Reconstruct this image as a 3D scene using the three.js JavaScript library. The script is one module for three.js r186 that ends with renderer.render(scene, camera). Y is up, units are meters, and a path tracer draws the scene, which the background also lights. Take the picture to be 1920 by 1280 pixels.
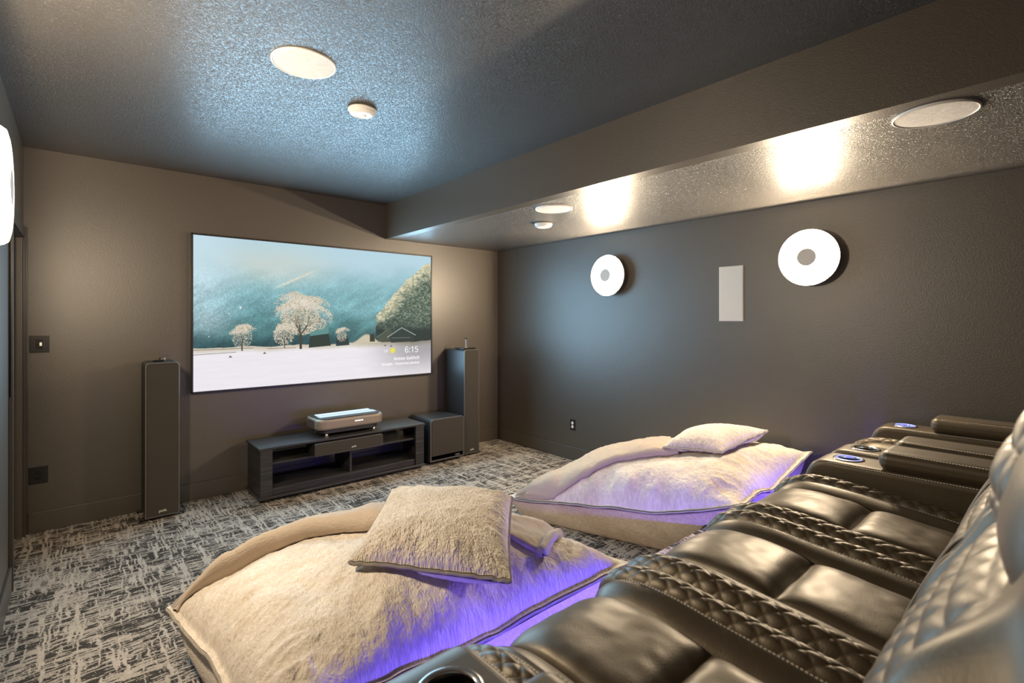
import * as THREE from 'three';
import { RoundedBoxGeometry } from 'three/addons/geometries/RoundedBoxGeometry.js';
import { mergeGeometries } from 'three/addons/utils/BufferGeometryUtils.js';
import { RectAreaLightUniformsLib } from 'three/addons/lights/RectAreaLightUniformsLib.js';
import { FontLoader } from 'three/addons/loaders/FontLoader.js';
import { TextGeometry } from 'three/addons/geometries/TextGeometry.js';
import { Brush, Evaluator, SUBTRACTION } from 'three-bvh-csg';

/* ------------------------------------------------------------------ camera, light, exposure */
const scene = new THREE.Scene();
scene.background = new THREE.Color(0x000000);
const renderer = new THREE.WebGLRenderer({ antialias: true });
renderer.toneMapping = THREE.LinearToneMapping;
renderer.toneMappingExposure = 1.0;
renderer.shadowMap.enabled = true;
RectAreaLightUniformsLib.init();

const FOCAL = 937;                                  // focal length in pixels of the 1920 x 1280 frame
const camera = new THREE.PerspectiveCamera(2 * Math.atan(640 / FOCAL) * 180 / Math.PI, 1.5, 0.05, 40);
camera.position.set(0, 1.5, 0);
camera.rotation.set(0, -40.95 * Math.PI / 180, 0);
camera.setViewOffset(1920, 1280, 0, 42, 1920, 1280); // the lens is shifted, the camera level
camera.focus = 3.0; camera.userData.fStop = 3.2;
camera.updateProjectionMatrix();

const LAMP_COLOR = new THREE.Color().setRGB(1, 0.80, 0.56);
const LAMP_LIGHT = 2.7, LAMP_GLOW = 6;
const SCREEN_LIGHT = new THREE.Color().setRGB(0.42, 0.74, 1.0), SCREEN_POWER = 7.5, SCREEN_GLOW = 0.95;
const LED_COLOR = new THREE.Color().setRGB(0.13, 0.085, 1.0), LED_POWER = 155;

/* ------------------------------------------------------------------ helpers */
function rng(seed) { let s = seed >>> 0; return () => { s = (s + 0x6D2B79F5) >>> 0; let t = s; t = Math.imul(t ^ (t >>> 15), t | 1); t ^= t + Math.imul(t ^ (t >>> 7), t | 61); return ((t ^ (t >>> 14)) >>> 0) / 4294967296; }; }
const hash = (x, y, s) => { let h = Math.imul(x, 374761393) ^ Math.imul(y, 668265263) ^ Math.imul(s, 1274126177); h = Math.imul(h ^ (h >>> 13), 1274126177); return ((h ^ (h >>> 16)) >>> 0) / 4294967296; };
const mod = (a, n) => ((a % n) + n) % n;
function noise(x, y, s = 1, px = 0, py = 0) {       // value noise 0..1; px, py: period in cells
  const ix = Math.floor(x), iy = Math.floor(y), fx = x - ix, fy = y - iy;
  const u = fx * fx * (3 - 2 * fx), v = fy * fy * (3 - 2 * fy);
  const X = (i) => px ? mod(i, px) : i, Y = (i) => py ? mod(i, py) : i;
  const a = hash(X(ix), Y(iy), s), b = hash(X(ix + 1), Y(iy), s), c = hash(X(ix), Y(iy + 1), s), d = hash(X(ix + 1), Y(iy + 1), s);
  return a + (b - a) * u + (c - a) * v + (a - b - c + d) * u * v;
}
const fbm = (x, y, s, o = 4) => { let t = 0, a = 0.5, n = 0; for (let i = 0; i < o; i++) { t += a * noise(x, y, s + i); n += a; a /= 2; x *= 2; y *= 2; } return t / n; };
const fbmP = (x, y, s, px, py, o = 4) => { let t = 0, a = 0.5, n = 0; for (let i = 0; i < o; i++) { t += a * noise(x, y, s + i, px, py); n += a; a /= 2; x *= 2; y *= 2; px *= 2; py *= 2; } return t / n; };
const clamp = (x, a = 0, b = 1) => Math.min(b, Math.max(a, x));
const ss = (a, b, x) => { const t = clamp((x - a) / (b - a)); return t * t * (3 - 2 * t); };
const lerp = (a, b, t) => a + (b - a) * t;

function tex(w, h, fn, srgb = false) {              // fn(i, j) -> grey or [r, g, b] in 0..1
  const d = new Uint8Array(w * h * 4);
  for (let j = 0; j < h; j++) for (let i = 0; i < w; i++) {
    const c = fn(i, j), k = (j * w + i) * 4;
    if (typeof c === 'number') d[k] = d[k + 1] = d[k + 2] = clamp(c) * 255; else for (let q = 0; q < 3; q++) d[k + q] = clamp(c[q]) * 255;
    d[k + 3] = 255;
  }
  const t = new THREE.DataTexture(d, w, h); t.wrapS = t.wrapT = THREE.RepeatWrapping; t.magFilter = THREE.LinearFilter; t.minFilter = THREE.LinearMipmapLinearFilter; t.generateMipmaps = true;
  if (srgb) t.colorSpace = THREE.SRGBColorSpace;
  t.needsUpdate = true; return t;
}
const rep = (t, r, r2 = r) => { const c = t.clone(); c.repeat.set(r, r2); c.needsUpdate = true; return c; };

const used = {};
const numbered = (n) => { const k = used[n] = (used[n] ?? -1) + 1; return k ? n + '_' + String(k).padStart(3, '0') : n; };
function mesh(name, geo, mat, parent) {
  const m = new THREE.Mesh(geo, mat); m.name = parent ? name : numbered(name); m.castShadow = m.receiveShadow = true; (parent || scene).add(m); return m;
}
function tag(o, label, category, group) { o.userData.label = label; o.userData.category = category; if (group) o.userData.group = group; return o; }
function thing(name, label, category, pos = [0, 0, 0], group) { const o = new THREE.Group(); o.name = numbered(name); o.position.set(...pos); scene.add(o); return tag(o, label, category, group); }
function part(name, parent) { const o = new THREE.Group(); o.name = name; parent.add(o); return o; }
function struct(name, geo, mat, label) { const m = mesh(name, geo, mat); m.userData.kind = 'structure'; if (label) m.userData.label = label; return m; }
function boxUV(g) {                                  // uv in metres from the dominant axis of each normal
  const p = g.attributes.position, n = g.attributes.normal, uv = new Float32Array(p.count * 2);
  for (let i = 0; i < p.count; i++) {
    const x = p.getX(i), y = p.getY(i), z = p.getZ(i), ax = Math.abs(n.getX(i)), ay = Math.abs(n.getY(i)), az = Math.abs(n.getZ(i));
    if (ay >= ax && ay >= az) { uv[2 * i] = x; uv[2 * i + 1] = z; } else if (ax >= az) { uv[2 * i] = z; uv[2 * i + 1] = y; } else { uv[2 * i] = x; uv[2 * i + 1] = y; }
  }
  g.setAttribute('uv', new THREE.BufferAttribute(uv, 2)); return g;
}
const box = (x0, x1, y0, y1, z0, z1, r = 0) => {     // a box by its limits, edges rounded by r
  const w = x1 - x0, h = y1 - y0, d = z1 - z0;
  const g = r ? new RoundedBoxGeometry(w, h, d, 2, Math.min(r, w / 2.01, h / 2.01, d / 2.01)) : new THREE.BoxGeometry(w, h, d);
  g.translate((x0 + x1) / 2, (y0 + y1) / 2, (z0 + z1) / 2); return boxUV(g);
};
function grid(nu, nv, fn, uvfn, flip = false) {      // fn(i/nu, j/nv) -> [x, y, z]
  const pos = [], uv = [], idx = [];
  for (let j = 0; j <= nv; j++) for (let i = 0; i <= nu; i++) { const p = fn(i / nu, j / nv); pos.push(...p); const q = uvfn ? uvfn(i / nu, j / nv, p) : [p[0], p[2]]; uv.push(q[0], q[1]); }
  for (let j = 0; j < nv; j++) for (let i = 0; i < nu; i++) { const a = j * (nu + 1) + i, b = a + 1, c = a + nu + 1, d = c + 1; if (flip) idx.push(a, b, c, b, d, c); else idx.push(a, c, b, b, c, d); }
  const g = new THREE.BufferGeometry();
  g.setAttribute('position', new THREE.Float32BufferAttribute(pos, 3)); g.setAttribute('uv', new THREE.Float32BufferAttribute(uv, 2)); g.setIndex(idx); g.computeVertexNormals(); return g;
}
const tube = (pts, r, closed = false, n = pts.length * 3, k = 6) => new THREE.TubeGeometry(new THREE.CatmullRomCurve3(pts.map((p) => new THREE.Vector3(...p)), closed), n, r, k, closed);
const lathe = (prof, n = 48) => new THREE.LatheGeometry(prof.map((p) => new THREE.Vector2(p[0], p[1])), n);
const cyl = (r0, r1, h, n = 24) => new THREE.CylinderGeometry(r0, r1, h, n);

/* ------------------------------------------------------------------ materials */
const std = (o) => new THREE.MeshStandardMaterial(o);
const phys = (o) => new THREE.MeshPhysicalMaterial(o);
const col = (r, g, b) => new THREE.Color().setRGB(r, g, b);

const peel = tex(1024, 1024, (i, j) => {             // knock-down texture: short raised worms and dabs, one metre wide
  const x = i / 1024, y = j / 1024, w = fbmP(x * 40, y * 40, 7, 40, 40, 2) * 0.02;
  const a = Math.abs(fbmP((x + w) * 90, (y - w) * 90, 3, 90, 90, 3) - 0.5) * 2, b = fbmP(x * 60, y * 60, 19, 60, 60, 3);
  return clamp(ss(0.30, 0.02, a) * ss(0.35, 0.6, b) * 0.8 + 0.2 * b);
});
const roller = tex(512, 512, (i, j) => fbmP(i / 512 * 120, j / 512 * 120, 5, 120, 120, 3));
const wallPaint = phys({ color: col(0.078, 0.064, 0.049), roughness: 0.42, ior: 1.8, bumpMap: rep(roller, 2), bumpScale: 0.0006 });
const wallPaintR = wallPaint;
const ceilPaint = phys({ color: col(0.060, 0.055, 0.050), roughness: 0.31, ior: 1.8, bumpMap: rep(peel, 3.0), bumpScale: 0.0024 });
const soffitPaint = ceilPaint.clone(); soffitPaint.bumpScale = 0.0045;
const trimPaint = std({ color: col(0.050, 0.044, 0.038), roughness: 0.36 });

const CARPET = 2.4;
const carpetMap = tex(1536, 1536, (i, j) => {
  const x = i / 1536, y = j / 1536;                  // x runs across the room, y towards the screen
  const wx = (fbmP(x * 24, y * 60, 31, 24, 60, 2) - 0.5) * 0.006, wy = (fbmP(x * 40, y * 24, 37, 40, 24, 2) - 0.5) * 0.006;
  const X = x + wx, Y = y + wy;
  const f = noise(x * 900, y * 900, 51, 900, 900), g = noise(X * 420, Y * 420, 53, 420, 420);
  const area = fbmP(X * 14, Y * 18, 61, 14, 18, 2) - 0.5;
  const h = noise(X * 46, Y * 330, 1, 46, 330) + 0.35 * (noise(X * 120, Y * 620, 5, 120, 620) - 0.5), v = noise(X * 300, Y * 26, 11, 300, 26) + 0.35 * (noise(X * 560, Y * 90, 15, 560, 90) - 0.5);
  const vband = noise(X * 60, Y * 6, 71, 60, 6) - 0.5, hband = noise(X * 8, Y * 70, 81, 8, 70) - 0.5, cut = 0.26 * (g - 0.5) + 0.24 * (f - 0.5);
  const kh = ss(0.40, 0.64, h + area * 0.42 + hband * 0.30 + cut), kv = ss(0.52, 0.76, v + area * 0.30 + vband * 0.52 + cut);
  const k = clamp(Math.max(kh * 0.92, kv) - 0.10 * (1 - f));
  const warm = noise(x * 70, y * 90, 95, 70, 90);
  const dark = [0.028 + 0.02 * f, 0.024 + 0.016 * f, 0.02 + 0.012 * f], mid = [0.17, 0.145, 0.12], light = [0.48 + 0.1 * warm, 0.43 + 0.08 * warm, 0.37 + 0.07 * warm];
  const c = [0, 1, 2].map((q) => k < 0.5 ? lerp(dark[q], mid[q], k * 2) : lerp(mid[q], light[q], k * 2 - 1));
  return c.map((q) => Math.pow(q * (0.86 + 0.28 * f), 1 / 2.2));
}, true);
const carpetBump = tex(512, 512, (i, j) => hash(i, j, 9) * 0.5 + 0.5 * noise(i / 2, j / 2, 4, 256, 256));
carpetMap.repeat.set(1 / CARPET, 1 / CARPET);
const carpet = std({ map: carpetMap, roughness: 1, bumpMap: rep(carpetBump, 1 / 0.6), bumpScale: 0.004 });

const furBump = tex(1024, 1024, (i, j) => {          // short pile lying in soft whorls, 0.5 m wide
  const x = i / 1024, y = j / 1024, a = fbmP(x * 7, y * 7, 5, 7, 7, 3), w = (a - 0.5) * 0.05;
  return clamp(0.55 * fbmP((x + w) * 110, (y - w) * 70, 2, 110, 70, 3) + 0.45 * fbmP(x * 36, y * 30, 8, 36, 30, 3) + 0.35 * (fbmP(x * 9, y * 9, 15, 9, 9, 3) - 0.5));
});
const furMap = tex(1024, 1024, (i, j) => {
  const x = i / 1024, y = j / 1024, a = fbmP(x * 6, y * 6, 25, 6, 6, 4), b = fbmP(x * 120, y * 80, 27, 120, 80, 2), k = clamp(0.62 + (a - 0.5) * 0.75 + (b - 0.5) * 0.55);
  return [lerp(0.77, 0.95, k), lerp(0.715, 0.925, k), lerp(0.65, 0.89, k)];
}, true);
const fur = phys({ map: rep(furMap, 1.1), roughness: 1, bumpMap: rep(furBump, 2), bumpScale: 0.006, sheen: 0.5, sheenRoughness: 0.6, sheenColor: col(0.8, 0.76, 0.7) });
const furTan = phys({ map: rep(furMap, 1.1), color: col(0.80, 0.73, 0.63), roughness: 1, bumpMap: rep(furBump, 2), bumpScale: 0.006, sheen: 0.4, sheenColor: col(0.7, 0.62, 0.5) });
const furDeep = phys({ map: rep(furMap, 2.1), roughness: 1, bumpMap: rep(furBump, 2.6), bumpScale: 0.013, sheen: 0.5, sheenRoughness: 0.6, sheenColor: col(0.8, 0.75, 0.66) });
const velvetBump = tex(512, 512, (i, j) => fbmP(i / 512 * 60, j / 512 * 160, 3, 60, 160, 3));
const velvet = phys({ color: col(0.54, 0.455, 0.37), roughness: 0.85, bumpMap: rep(velvetBump, 2), bumpScale: 0.003, sheen: 1, sheenRoughness: 0.4, sheenColor: col(0.88, 0.88, 0.9) });

const grain = tex(1024, 1024, (i, j) => { const x = i / 1024, y = j / 1024; return clamp(0.6 * fbmP(x * 130, y * 130, 3, 130, 130, 3) + 0.4 * fbmP(x * 14, y * 14, 33, 14, 14, 4)); });
const grainR = tex(512, 512, (i, j) => { const x = i / 512, y = j / 512; return 0.72 + 0.28 * fbmP(x * 9, y * 9, 43, 9, 9, 4); });
const leather = phys({ color: col(0.048, 0.033, 0.017), roughness: 0.53, clearcoat: 0.4, clearcoatRoughness: 0.45, sheen: 0.4, sheenRoughness: 0.5, sheenColor: col(0.6, 0.53, 0.45), specularColor: col(1, 0.87, 0.66), roughnessMap: rep(grainR, 2), bumpMap: rep(grain, 3), bumpScale: 0.0005, specularIntensity: 1, ior: 1.6 });
const pipingMat = std({ color: col(0.20, 0.17, 0.135), roughness: 0.5 });
const thread = std({ color: col(0.62, 0.57, 0.48), roughness: 0.8 });
const chrome = std({ color: col(0.62, 0.60, 0.58), metalness: 1, roughness: 0.2 });
const blackIn = std({ color: col(0.012, 0.012, 0.013), roughness: 0.4 });
const blackGloss = std({ color: col(0.012, 0.012, 0.013), roughness: 0.25 });
const woodMap = tex(1024, 512, (i, j) => { const x = i / 1024, y = j / 512, k = fbmP(x * 4, y * 120, 3, 4, 120, 4); return [0.18 + 0.20 * (k - 0.4), 0.175 + 0.20 * (k - 0.4), 0.175 + 0.20 * (k - 0.4)]; }, true);
const wood = std({ map: woodMap, roughness: 0.42, bumpMap: woodMap, bumpScale: 0.001 });
const weave = tex(256, 256, (i, j) => clamp(0.5 + 0.5 * Math.sin(i / 256 * Math.PI * 64) * Math.sin(j / 256 * Math.PI * 64)) * 0.6 + 0.4 * hash(i, j, 3));
const grille = std({ color: col(0.055, 0.048, 0.040), roughness: 0.95, bumpMap: rep(weave, 8), bumpScale: 0.002 });
const vinyl = std({ color: col(0.028, 0.027, 0.027), roughness: 0.42, map: null, bumpMap: rep(woodMap, 3), bumpScale: 0.001 });
const bezel = std({ color: col(0.10, 0.095, 0.09), roughness: 0.38 });
const white = std({ color: col(0.80, 0.78, 0.75), roughness: 0.55 });
const whitePlastic = std({ color: col(0.82, 0.80, 0.76), roughness: 0.4 });
const blackPlastic = std({ color: col(0.02, 0.019, 0.018), roughness: 0.3 });

/* ------------------------------------------------------------------ room */
const XL = -0.29, XR = 3.98, ZF = -4.86, ZB = 2.0, HC = 2.70, HS = 2.345, XS = 2.445, RISER = 0.25, ZR = -1.52, T = 0.12;
struct('floor', box(XL - 0.5, XR, -T, 0, ZF, ZR + 0.02), carpet, 'patterned charcoal and cream carpet on the lower floor');
struct('floor_riser', box(XL, XR, -T, RISER, ZR, ZB, 0.012), carpet, 'raised carpeted platform under the recliners');
struct('wall_front', box(XL - 0.5, XR + T, -T, HC + T, ZF - T, ZF), wallPaint);
struct('wall_right', box(XR, XR + T, -T, HC + T, ZF, ZB), wallPaintR);
struct('wall_back', box(XL - T, XR + T, -T, HC + T, ZB, ZB + T), wallPaint);
const DZ0 = -3.955, DZ1 = -4.80, DH = 2.06;          // doorway in the left wall next to the front corner
struct('wall_left', mergeGeometries([box(XL - T, XL, -T, HC + T, DZ0, ZB), box(XL - T, XL, DH, HC + T, ZF, DZ0), box(XL - T, XL, -T, DH, ZF, DZ1)]), wallPaint);
struct('ceiling', box(XL - T, XR + T, HC, HC + T, ZF - T, ZB + T), ceilPaint);
struct('ceiling_soffit', box(XS, XR, HS, HS + 0.004, ZF, ZB), soffitPaint, 'lowered textured soffit over the right wall');
struct('ceiling_bulkhead', box(XS - 0.001, XS + 0.10, HS - 0.0005, HC, ZF, ZB), wallPaint, 'smooth side face of the lowered soffit');
const door = thing('door_1', 'dark painted door beside the screen wall', 'door'); delete door.userData.category; door.userData.kind = 'structure';
mesh('door_leaf', box(XL - 0.10, XL - 0.065, 0.01, DH - 0.01, DZ1, DZ0, 0.002), trimPaint, door);
const casing = thing('trim_1', 'dark moulded casing round the door', 'trim'); delete casing.userData.category; casing.userData.kind = 'structure';
mesh('casing_board', box(XL, XL + 0.014, 0, DH + 0.08, ZF + 0.0, DZ1, 0.003), trimPaint, casing);
mesh('casing_bead', box(XL, XL + 0.024, 0, DH + 0.08, ZF + 0.008, ZF + 0.024, 0.004), trimPaint, casing);
mesh('casing_board', box(XL, XL + 0.012, 0, DH + 0.08, DZ0, DZ0 + 0.08, 0.003), trimPaint, casing);
mesh('casing_bead', box(XL, XL + 0.02, 0, DH + 0.08, DZ0 + 0.055, DZ0 + 0.08, 0.004), trimPaint, casing);
mesh('casing_head', box(XL, XL + 0.012, DH, DH + 0.08, DZ1, DZ0, 0.003), trimPaint, casing);
struct('baseboard_front', box(XL + 0.024, XR, 0, 0.14, ZF, ZF + 0.014, 0.004), wallPaint);
struct('baseboard_right', box(XR - 0.014, XR, 0, 0.14, ZF + 0.014, ZR, 0.004), wallPaint);
struct('baseboard_left', box(XL, XL + 0.014, 0, 0.14, DZ0 + 0.08, ZR, 0.004), wallPaint);
struct('baseboard_riser', box(XR - 0.014, XR, RISER, RISER + 0.14, ZR, ZB, 0.004), wallPaint);

/* ------------------------------------------------------------------ projector screen */
const SX0 = 0.70, SX1 = 3.00, SY0 = 0.885, SY1 = 2.21, SZ = ZF + 0.035;
function screenTexture() {
  const W = 1536, H = 864, c = document.createElement('canvas'); c.width = W; c.height = H;
  const g = c.getContext('2d'), R = rng(11);
  const P = new Float32Array(W * H * 3);
  const mix = (a, b, t) => [0, 1, 2].map((q) => a[q] + (b[q] - a[q]) * t);
  for (let j = 0; j < H; j++) for (let i = 0; i < W; i++) {
    const x = i / W, y = j / H, k = (j * W + i) * 3;
    const n = fbm(x * 9, y * 9, 3, 4), f = fbm(x * 300, y * 110, 8, 3), soft = fbm(x * 3, y * 3, 17, 3);
    let col_ = mix([184, 216, 230], [128, 180, 188], ss(0.08, 0.42, y + (n - 0.5) * 0.2));
    col_ = mix(col_, [84, 134, 138], ss(0.42, 0.62, y + (n - 0.5) * 0.16));
    col_ = mix(col_, [42, 80, 86], ss(0.58, 0.71, y + (n - 0.5) * 0.08));
    const haze = Math.exp(-(((x - 0.28) / 0.22) ** 2 + ((y - 0.16) / 0.13) ** 2));
    col_ = mix(col_, [212, 214, 196], 0.8 * haze * (0.7 + 0.6 * (soft - 0.5)));
    const left = ss(0.20, 0.0, x) * ss(0.75, 0.3, y); col_ = mix(col_, [206, 230, 240], 0.7 * left);
    const fogL = Math.exp(-(((x - 0.04) / 0.08) ** 2 + ((y - 0.55) / 0.09) ** 2)); col_ = mix(col_, [180, 204, 214], 0.6 * fogL);
    const ridge = y - (0.33 - (x - 0.27) * 0.9); col_ = mix(col_, [236, 226, 200], 0.75 * Math.exp(-((ridge / 0.008) ** 2)) * ss(0.26, 0.32, x) * ss(0.47, 0.40, x));
    const slope = y - (0.72 - (x - 0.45) * 1.05); if (slope > 0 && x > 0.44) col_ = mix(col_, [96, 140, 142], 0.30 * ss(0.0, 0.12, slope) * ss(0.8, 0.6, x));
    const grainy = ss(0.1, 0.5, y); col_ = col_.map((q) => q * (1 + (f - 0.5) * 0.34 * grainy + (fbm(x * 26 + y * 18, y * 14, 29, 3) - 0.5) * 0.35 * grainy));
    const edge = 0.06 + 0.44 * Math.pow(clamp((0.98 - x) / 0.26), 1.25) + (fbm(x * 60, 3, 5, 2) - 0.5) * 0.03;
    if (x > 0.708 && y > edge && y < 0.74) {          // frosted spur on the right
      const d = y - edge, t = fbm(x * 120, y * 120, 44, 3), s2 = fbm(x * 30, y * 30, 45, 3), lit = ss(0.20, 0.02, d + (s2 - 0.5) * 0.16);
      let h = mix([62, 84, 74], [150, 164, 144], clamp((t - 0.35) * 2.2)); h = mix(h, [228, 220, 186], lit * clamp(0.35 + t)); h = mix(h, [34, 52, 52], ss(0.5, 0.68, y + (s2 - 0.5) * 0.1)); col_ = mix(col_, h, ss(0.705, 0.72, x + (s2 - 0.5) * 0.03));
    }
    const bank = 0.715 - 0.07 * Math.exp(-(((x - 0.665) / 0.045) ** 2));
    if (x > 0.57 && x < 0.76 && y > bank) col_ = mix(col_, [222, 208, 180], 0.9 * ss(bank, bank + 0.02, y));
    const snow = 0.722 + 0.004 * Math.sin(x * 30) + (fbm(x * 40, 9, 5, 2) - 0.5) * 0.008;
    if (y > snow) { const t = ss(snow, snow + 0.05, y); col_ = mix([206, 196, 176], [240, 236, 242], t); col_ = col_.map((q) => q * (0.985 + 0.03 * fbm(x * 14, y * 60, 77, 2)) * (1 - 0.30 * ss(0.60, 0.92, x) * ss(1.08, 0.76, y))); }
    P[k] = col_[0]; P[k + 1] = col_[1]; P[k + 2] = col_[2];
  }
  const im = g.createImageData(W, H);
  for (let k = 0; k < W * H; k++) { for (let q = 0; q < 3; q++) im.data[k * 4 + q] = clamp(P[k * 3 + q], 0, 255); im.data[k * 4 + 3] = 255; }
  g.putImageData(im, 0, 0);
  const poly = (pts, fill) => { g.fillStyle = fill; g.beginPath(); pts.forEach(([x, y], i) => i ? g.lineTo(x * W, y * H) : g.moveTo(x * W, y * H)); g.closePath(); g.fill(); };
  poly([[0.415, 0.60], [0.425, 0.57], [0.495, 0.57], [0.492, 0.66], [0.415, 0.665]], '#5e918f'); poly([[0.415, 0.66], [0.493, 0.645], [0.503, 0.735], [0.41, 0.745]], '#2c3a38');
  poly([[0.275, 0.70], [0.285, 0.685], [0.325, 0.685], [0.33, 0.715], [0.275, 0.718]], '#33484e');
  poly([[0.525, 0.70], [0.53, 0.68], [0.58, 0.68], [0.585, 0.735], [0.525, 0.74]], '#2a3d40');
  poly([[0.68, 0.66], [0.70, 0.65], [0.705, 0.715], [0.68, 0.715]], '#3d3a30');
  poly([[0.715, 0.68], [0.775, 0.615], [0.79, 0.64], [0.79, 0.715], [0.72, 0.715]], '#4b5448');
  poly([[0.775, 0.68], [0.84, 0.612], [0.91, 0.675], [0.90, 0.725], [0.785, 0.728]], '#2c3b3b');
  g.lineWidth = 5; g.strokeStyle = '#a9bcbc'; g.beginPath(); g.moveTo(0.765 * W, 0.685 * H); g.lineTo(0.84 * W, 0.608 * H); g.lineTo(0.915 * W, 0.672 * H); g.stroke();
  g.lineWidth = 3; g.strokeStyle = '#7e8a80'; g.beginPath(); g.moveTo(0.785 * W, 0.69 * H); g.lineTo(0.885 * W, 0.69 * H); g.moveTo(0.715 * W, 0.68 * H); g.lineTo(0.775 * W, 0.613 * H); g.stroke();
  const frost = ['#efe6d6', '#ddd2bd', '#c9bfa8', '#a79f8a', '#807a69'];
  const tree = (x, y, s, depth, ang, len, w, tones, spread) => {
    const x2 = x + Math.cos(ang) * len, y2 = y - Math.sin(ang) * len;
    g.strokeStyle = tones[Math.min(tones.length - 1, s - depth)]; g.lineWidth = w; g.beginPath(); g.moveTo(x, y); g.lineTo(x2, y2); g.stroke();
    if (!depth) { for (let q = 0; q < 5; q++) { g.fillStyle = frost[Math.floor(R() * 4)]; const d = 2 + 3 * R(); g.fillRect(x2 + (R() - 0.5) * 14, y2 + (R() - 0.5) * 12, d, d); } return; }
    const k = 3; for (let q = 0; q < k; q++) tree(x2, y2, s, depth - 1, lerp(ang + (q - 1) * spread + (R() - 0.5) * 0.5, Math.PI / 2, 0.24), len * (0.68 + R() * 0.2), Math.max(1, w * 0.6), tones, spread);
  };
  const blob = (cx, cy, rx, ry, n, tones, sz) => { for (let q = 0; q < n; q++) { const a = R() * 6.283, r = Math.sqrt(R()), x = cx + Math.cos(a) * r * rx, y = cy + Math.sin(a) * r * ry; g.fillStyle = tones[Math.floor(R() * tones.length)]; const d = sz * (0.5 + R()); g.fillRect(x, y, d, d * 0.8); } };
  const wTones = ['#463f38', '#5a5348', '#8b8272', '#b9b09d', '#d8cfbd', '#ece3d4'];
  blob(0.375 * W, 0.53 * H, 0.078 * W, 0.12 * H, 2600, frost, 5); blob(0.31 * W, 0.655 * H, 0.04 * W, 0.06 * H, 700, frost, 4); blob(0.435 * W, 0.57 * H, 0.05 * W, 0.05 * H, 500, frost, 4); blob(0.38 * W, 0.42 * H, 0.045 * W, 0.05 * H, 700, frost, 5);
  tree(0.378 * W, 0.752 * H, 6, 6, Math.PI / 2, 0.105 * H, 15, wTones, 0.62); tree(0.315 * W, 0.74 * H, 5, 5, Math.PI / 2, 0.045 * H, 5, wTones, 0.5);
  blob(0.16 * W, 0.66 * H, 0.036 * W, 0.068 * H, 700, frost, 3); tree(0.16 * W, 0.75 * H, 5, 5, Math.PI / 2, 0.046 * H, 7, wTones, 0.55);
  blob(0.55 * W, 0.665 * H, 0.022 * W, 0.04 * H, 350, frost, 3); tree(0.548 * W, 0.72 * H, 4, 4, Math.PI / 2, 0.035 * H, 4, wTones, 0.5);
  g.strokeStyle = '#4a463c'; g.lineWidth = 2; g.beginPath(); g.moveTo(0, 0.735 * H); g.lineTo(0.2 * W, 0.733 * H); g.moveTo(0, 0.765 * H); g.lineTo(0.14 * W, 0.757 * H); g.moveTo(0.25 * W, 0.742 * H); g.lineTo(0.36 * W, 0.742 * H); g.stroke();
  for (const [x, y, r] of [[0.155, 0.46, 7], [0.117, 0.50, 3.5], [0.04, 0.46, 3], [0.05, 0.65, 3]]) { g.fillStyle = 'rgba(240,245,245,0.85)'; g.beginPath(); g.arc(x * W, y * H, r, 0, 7); g.fill(); }
  for (const [x, y] of [[0.12, 0.785], [0.24, 0.77], [0.755, 0.748], [0.785, 0.755]]) poly([[x - 0.006, y + 0.006], [x, y - 0.008], [x + 0.007, y + 0.006]], '#6b6a66');
  g.fillStyle = '#efe44e'; g.beginPath(); g.arc(0.793 * W, 0.792 * H, 0.0125 * W, 0, 7); g.fill();
  g.fillStyle = '#ffffff';  g.textAlign = 'right';
  g.font = '60px sans-serif'; g.fillText('6:15', 0.930 * W, 0.815 * H);
  g.font = '30px sans-serif'; g.fillText('14°', 0.775 * W, 0.808 * H);
  g.font = 'bold 32px sans-serif'; g.fillText('Anton Galitch', 0.936 * W, 0.873 * H);
  g.font = 'bold 25px sans-serif'; g.fillText('Google - Featured photos', 0.936 * W, 0.912 * H);
  const t = new THREE.CanvasTexture(c); t.colorSpace = THREE.SRGBColorSpace; return t;
}
const screenT = screenTexture();
const scr = thing('projector_screen', 'wide framed projection screen showing a frosted winter valley with trees', 'projection screen', [0, 0, ZF]);
const frameMat = std({ color: col(0.05, 0.045, 0.045), metalness: 0.6, roughness: 0.35 });
mesh('frame_bar', box(SX0, SX1, SY1 - 0.014, SY1, 0, 0.04, 0.003), frameMat, scr); mesh('frame_bar', box(SX0, SX1, SY0, SY0 + 0.014, 0, 0.04, 0.003), frameMat, scr);
mesh('frame_bar', box(SX0, SX0 + 0.014, SY0, SY1, 0, 0.04, 0.003), frameMat, scr); mesh('frame_bar', box(SX1 - 0.014, SX1, SY0, SY1, 0, 0.04, 0.003), frameMat, scr);
const surf = new THREE.PlaneGeometry(SX1 - SX0 - 0.026, SY1 - SY0 - 0.026); surf.translate((SX0 + SX1) / 2, (SY0 + SY1) / 2, 0.030);
mesh('screen_surface', surf, std({ color: 0x000000, roughness: 0.8, emissive: 0xffffff, emissiveMap: screenT, emissiveIntensity: SCREEN_GLOW }), scr);
mesh('backing', box(SX0 + 0.01, SX1 - 0.01, SY0 + 0.01, SY1 - 0.01, 0.004, 0.026), blackPlastic, scr);
const sl = new THREE.RectAreaLight(SCREEN_LIGHT, SCREEN_POWER, SX1 - SX0 - 0.03, SY1 - SY0 - 0.03); sl.name = 'screen_light';
sl.position.set((SX0 + SX1) / 2, (SY0 + SY1) / 2, ZF + 0.045); sl.lookAt((SX0 + SX1) / 2, (SY0 + SY1) / 2, 0); scene.add(sl);

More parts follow.
